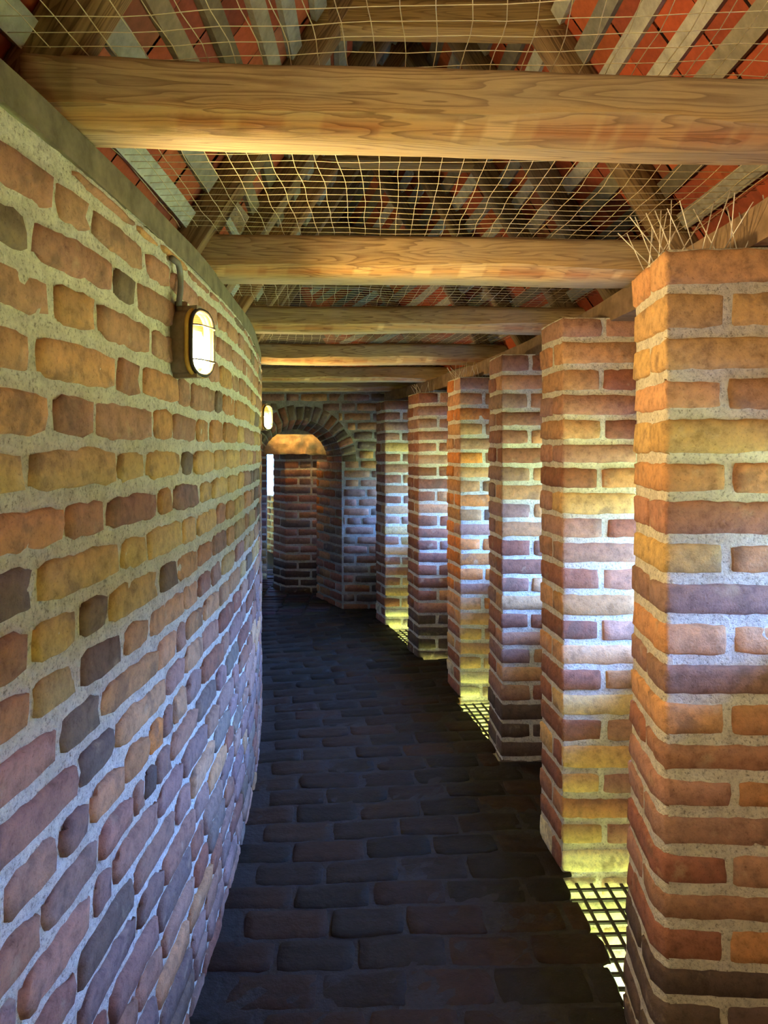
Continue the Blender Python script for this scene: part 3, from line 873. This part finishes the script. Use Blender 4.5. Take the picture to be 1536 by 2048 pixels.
lamp(-2.6, .285, .25, 'caged lamp on the left wall behind the viewpoint', M_BULBS)
lamp(0, 0, math.pi / 2 - .6, 'caged lamp on the back of the arched wall, over the passage', M_BULBW, (-1.2, 7.70, .38))
mb = MB()
pts = [(-.06, .505), (-.028, .500), (-.012, .488), (-.004, .465), (-.006, .43), (-.016, .405), (-.018, .388)]
mb.tube([(*polar(s - .01, .016 if i else .008), z) for i, (s, z) in enumerate(pts)], .0085, 8)
tag(mb.build('cable', [M_CABLE]), 'grey cable curving down the left wall into the caged lamp', 'cable')

# ------------------------------------------------------------------ bird spikes
def spikes(base_pts, outs, label, n_bases, length, seedv, r=.0014):
    random.seed(seedv)
    bx = sum(p[0] for p in base_pts) / len(base_pts); by = sum(p[1] for p in base_pts) / len(base_pts); bz = base_pts[0][2]
    root = empty('bird_spikes', (bx, by, bz))
    loc = lambda p: (p[0] - bx, p[1] - by, p[2] - bz)
    st = MB(); st.tube([loc((x, y, z + .003)) for x, y, z in base_pts], .004, 5); st.build('base_strip', [M_IRON], root)
    segs = [(Vector(a), Vector(b), Vector(o)) for a, b, o in zip(base_pts, base_pts[1:], outs)]
    tot = sum((b - a).length for a, b, _ in segs)
    for i in range(n_bases):
        t = (i + .5) / n_bases * tot
        for a, b, o in segs:
            l = (b - a).length
            if t <= l: break
            t -= l
        p = a + (b - a) * (t / l)
        lean = [.55, -.15, .15, -.5, .9][i % 5] + U(-.15, .15)
        al = U(-.35, .35)
        d = (Vector((0, 0, 1)) + o * lean + (b - a).normalized() * al).normalized()
        m = MB(); p2 = p + d * length * U(.85, 1.1)
        m.tube([loc(p), loc(p2)], r, 5); m.build('spike', [M_STEEL], root)
    tag(root, label, 'bird spikes', 'anti bird spikes on pillar tops', 'thing')
spikes([(.745, 2.00, .50), (.735, 1.86, .50), (.735, 1.79, .50), (.80, 1.765, .50), (.98, 1.75, .50)], [(-1, 0, 0), (-1, 0, 0), (-.7, -.7, 0), (0, -1, 0)],
       'long steel bird spikes fanning out on the near right pillar', 27, .135, 3)
spikes([(.50, 5.0, .493), (.53, 4.79, .493), (.70, 4.765, .493)], [(-1, -.3, 0), (-.3, -1, 0)], 'thin bird spikes tuft on top of the bright orange pillar', 18, .11, 5)
spikes([(.26, 5.85, .46), (.30, 5.66, .46), (.42, 5.65, .46)], [(-1, -.3, 0), (-.3, -1, 0)], 'faint dark bird spikes on the fifth pillar under the beams', 9, .09, 9)

# ------------------------------------------------------------------ outside
mb = MB()
mb.grid([[(-60 + 12 * i, -60 + 12 * j, -7.5) for j in range(11)] for i in range(11)], 0)
tag(mb.build('ground', [M_GRASS]), 'sunlit grass at the foot of the tower', 'ground', kind='structure')
M_LEAF = plain('tree_screen_leaves', (.13, .15, .03), .9, 0, .6, 2, .8, .1, .1)
mb = MB(); P = []  # unseen trees added to keep low sky light off the inner wall
for i in range(121):
    a = math.radians(-80 + 135 * i / 120); row = []
    for j in range(25):
        v = j / 24; rr = 40 + 2.6 * N(a * 9, v * 3, 1) + 1.6 * N(a * 30, v * 12, 4) + 2.2 * v * v
        row.append((rr * math.cos(a), rr * math.sin(a) * 1.1, -7.5 + (12.6 + 1.8 * N(a * 7, 0, 5) + 1.2 * N(a * 25, 0, 2)) * v))
    P.append(row)
mb.grid(P, 0, (1, 1, 1), True)
back = [[(r[-1][0], r[-1][1], r[-1][2]), (r[-1][0] * 1.25, r[-1][1] * 1.25, r[-1][2] - 1.5), (r[-1][0] * 1.3, r[-1][1] * 1.3, -7.5)] for r in P]
mb.grid(back, 0, (1, 1, 1), True)
tag(mb.build('tree_screen', [M_LEAF]), 'unseen band of trees added outside to block low sky light', 'trees', kind='stuff')
sd = bpy.data.lights.new('sun', 'SUN'); sd.energy = 62.0; sd.angle = .01; sd.color = (1, .93, .78)
so = bpy.data.objects.new('sun', sd); COL.objects.link(so)
so.rotation_euler = Vector((-.30, 1.0, -1.0)).to_track_quat('-Z', 'Y').to_euler()
w = bpy.data.worlds.new('sky'); S.world = w; w.use_nodes = True
nt = w.node_tree; bg = nt.nodes['Background']
bg.inputs[0].default_value = (.15, .36, 1.0, 1); bg.inputs[1].default_value = 50.0

# ------------------------------------------------------------------ camera and view
cd = bpy.data.cameras.new('camera'); cd.sensor_fit = 'VERTICAL'; cd.sensor_height = 36
cd.lens = 1400 / 2048 * 36; cd.shift_y = -124 / 2048; cd.clip_start = .02; cd.clip_end = 300
co = bpy.data.objects.new('camera', cd); COL.objects.link(co)
co.location = (0, 0, 0); co.rotation_euler = (math.pi / 2, 0, 0)
S.camera = co
S.view_settings.view_transform = 'Standard'; S.view_settings.look = 'None'; S.view_settings.gamma = 1
S.view_settings.use_curve_mapping = False; S.view_settings.exposure = 0.3
S.cycles.use_denoising = True
S.cycles.max_bounces = 8; S.cycles.diffuse_bounces = 6; S.cycles.transparent_max_bounces = 16
S.cycles.sample_clamp_indirect = 8
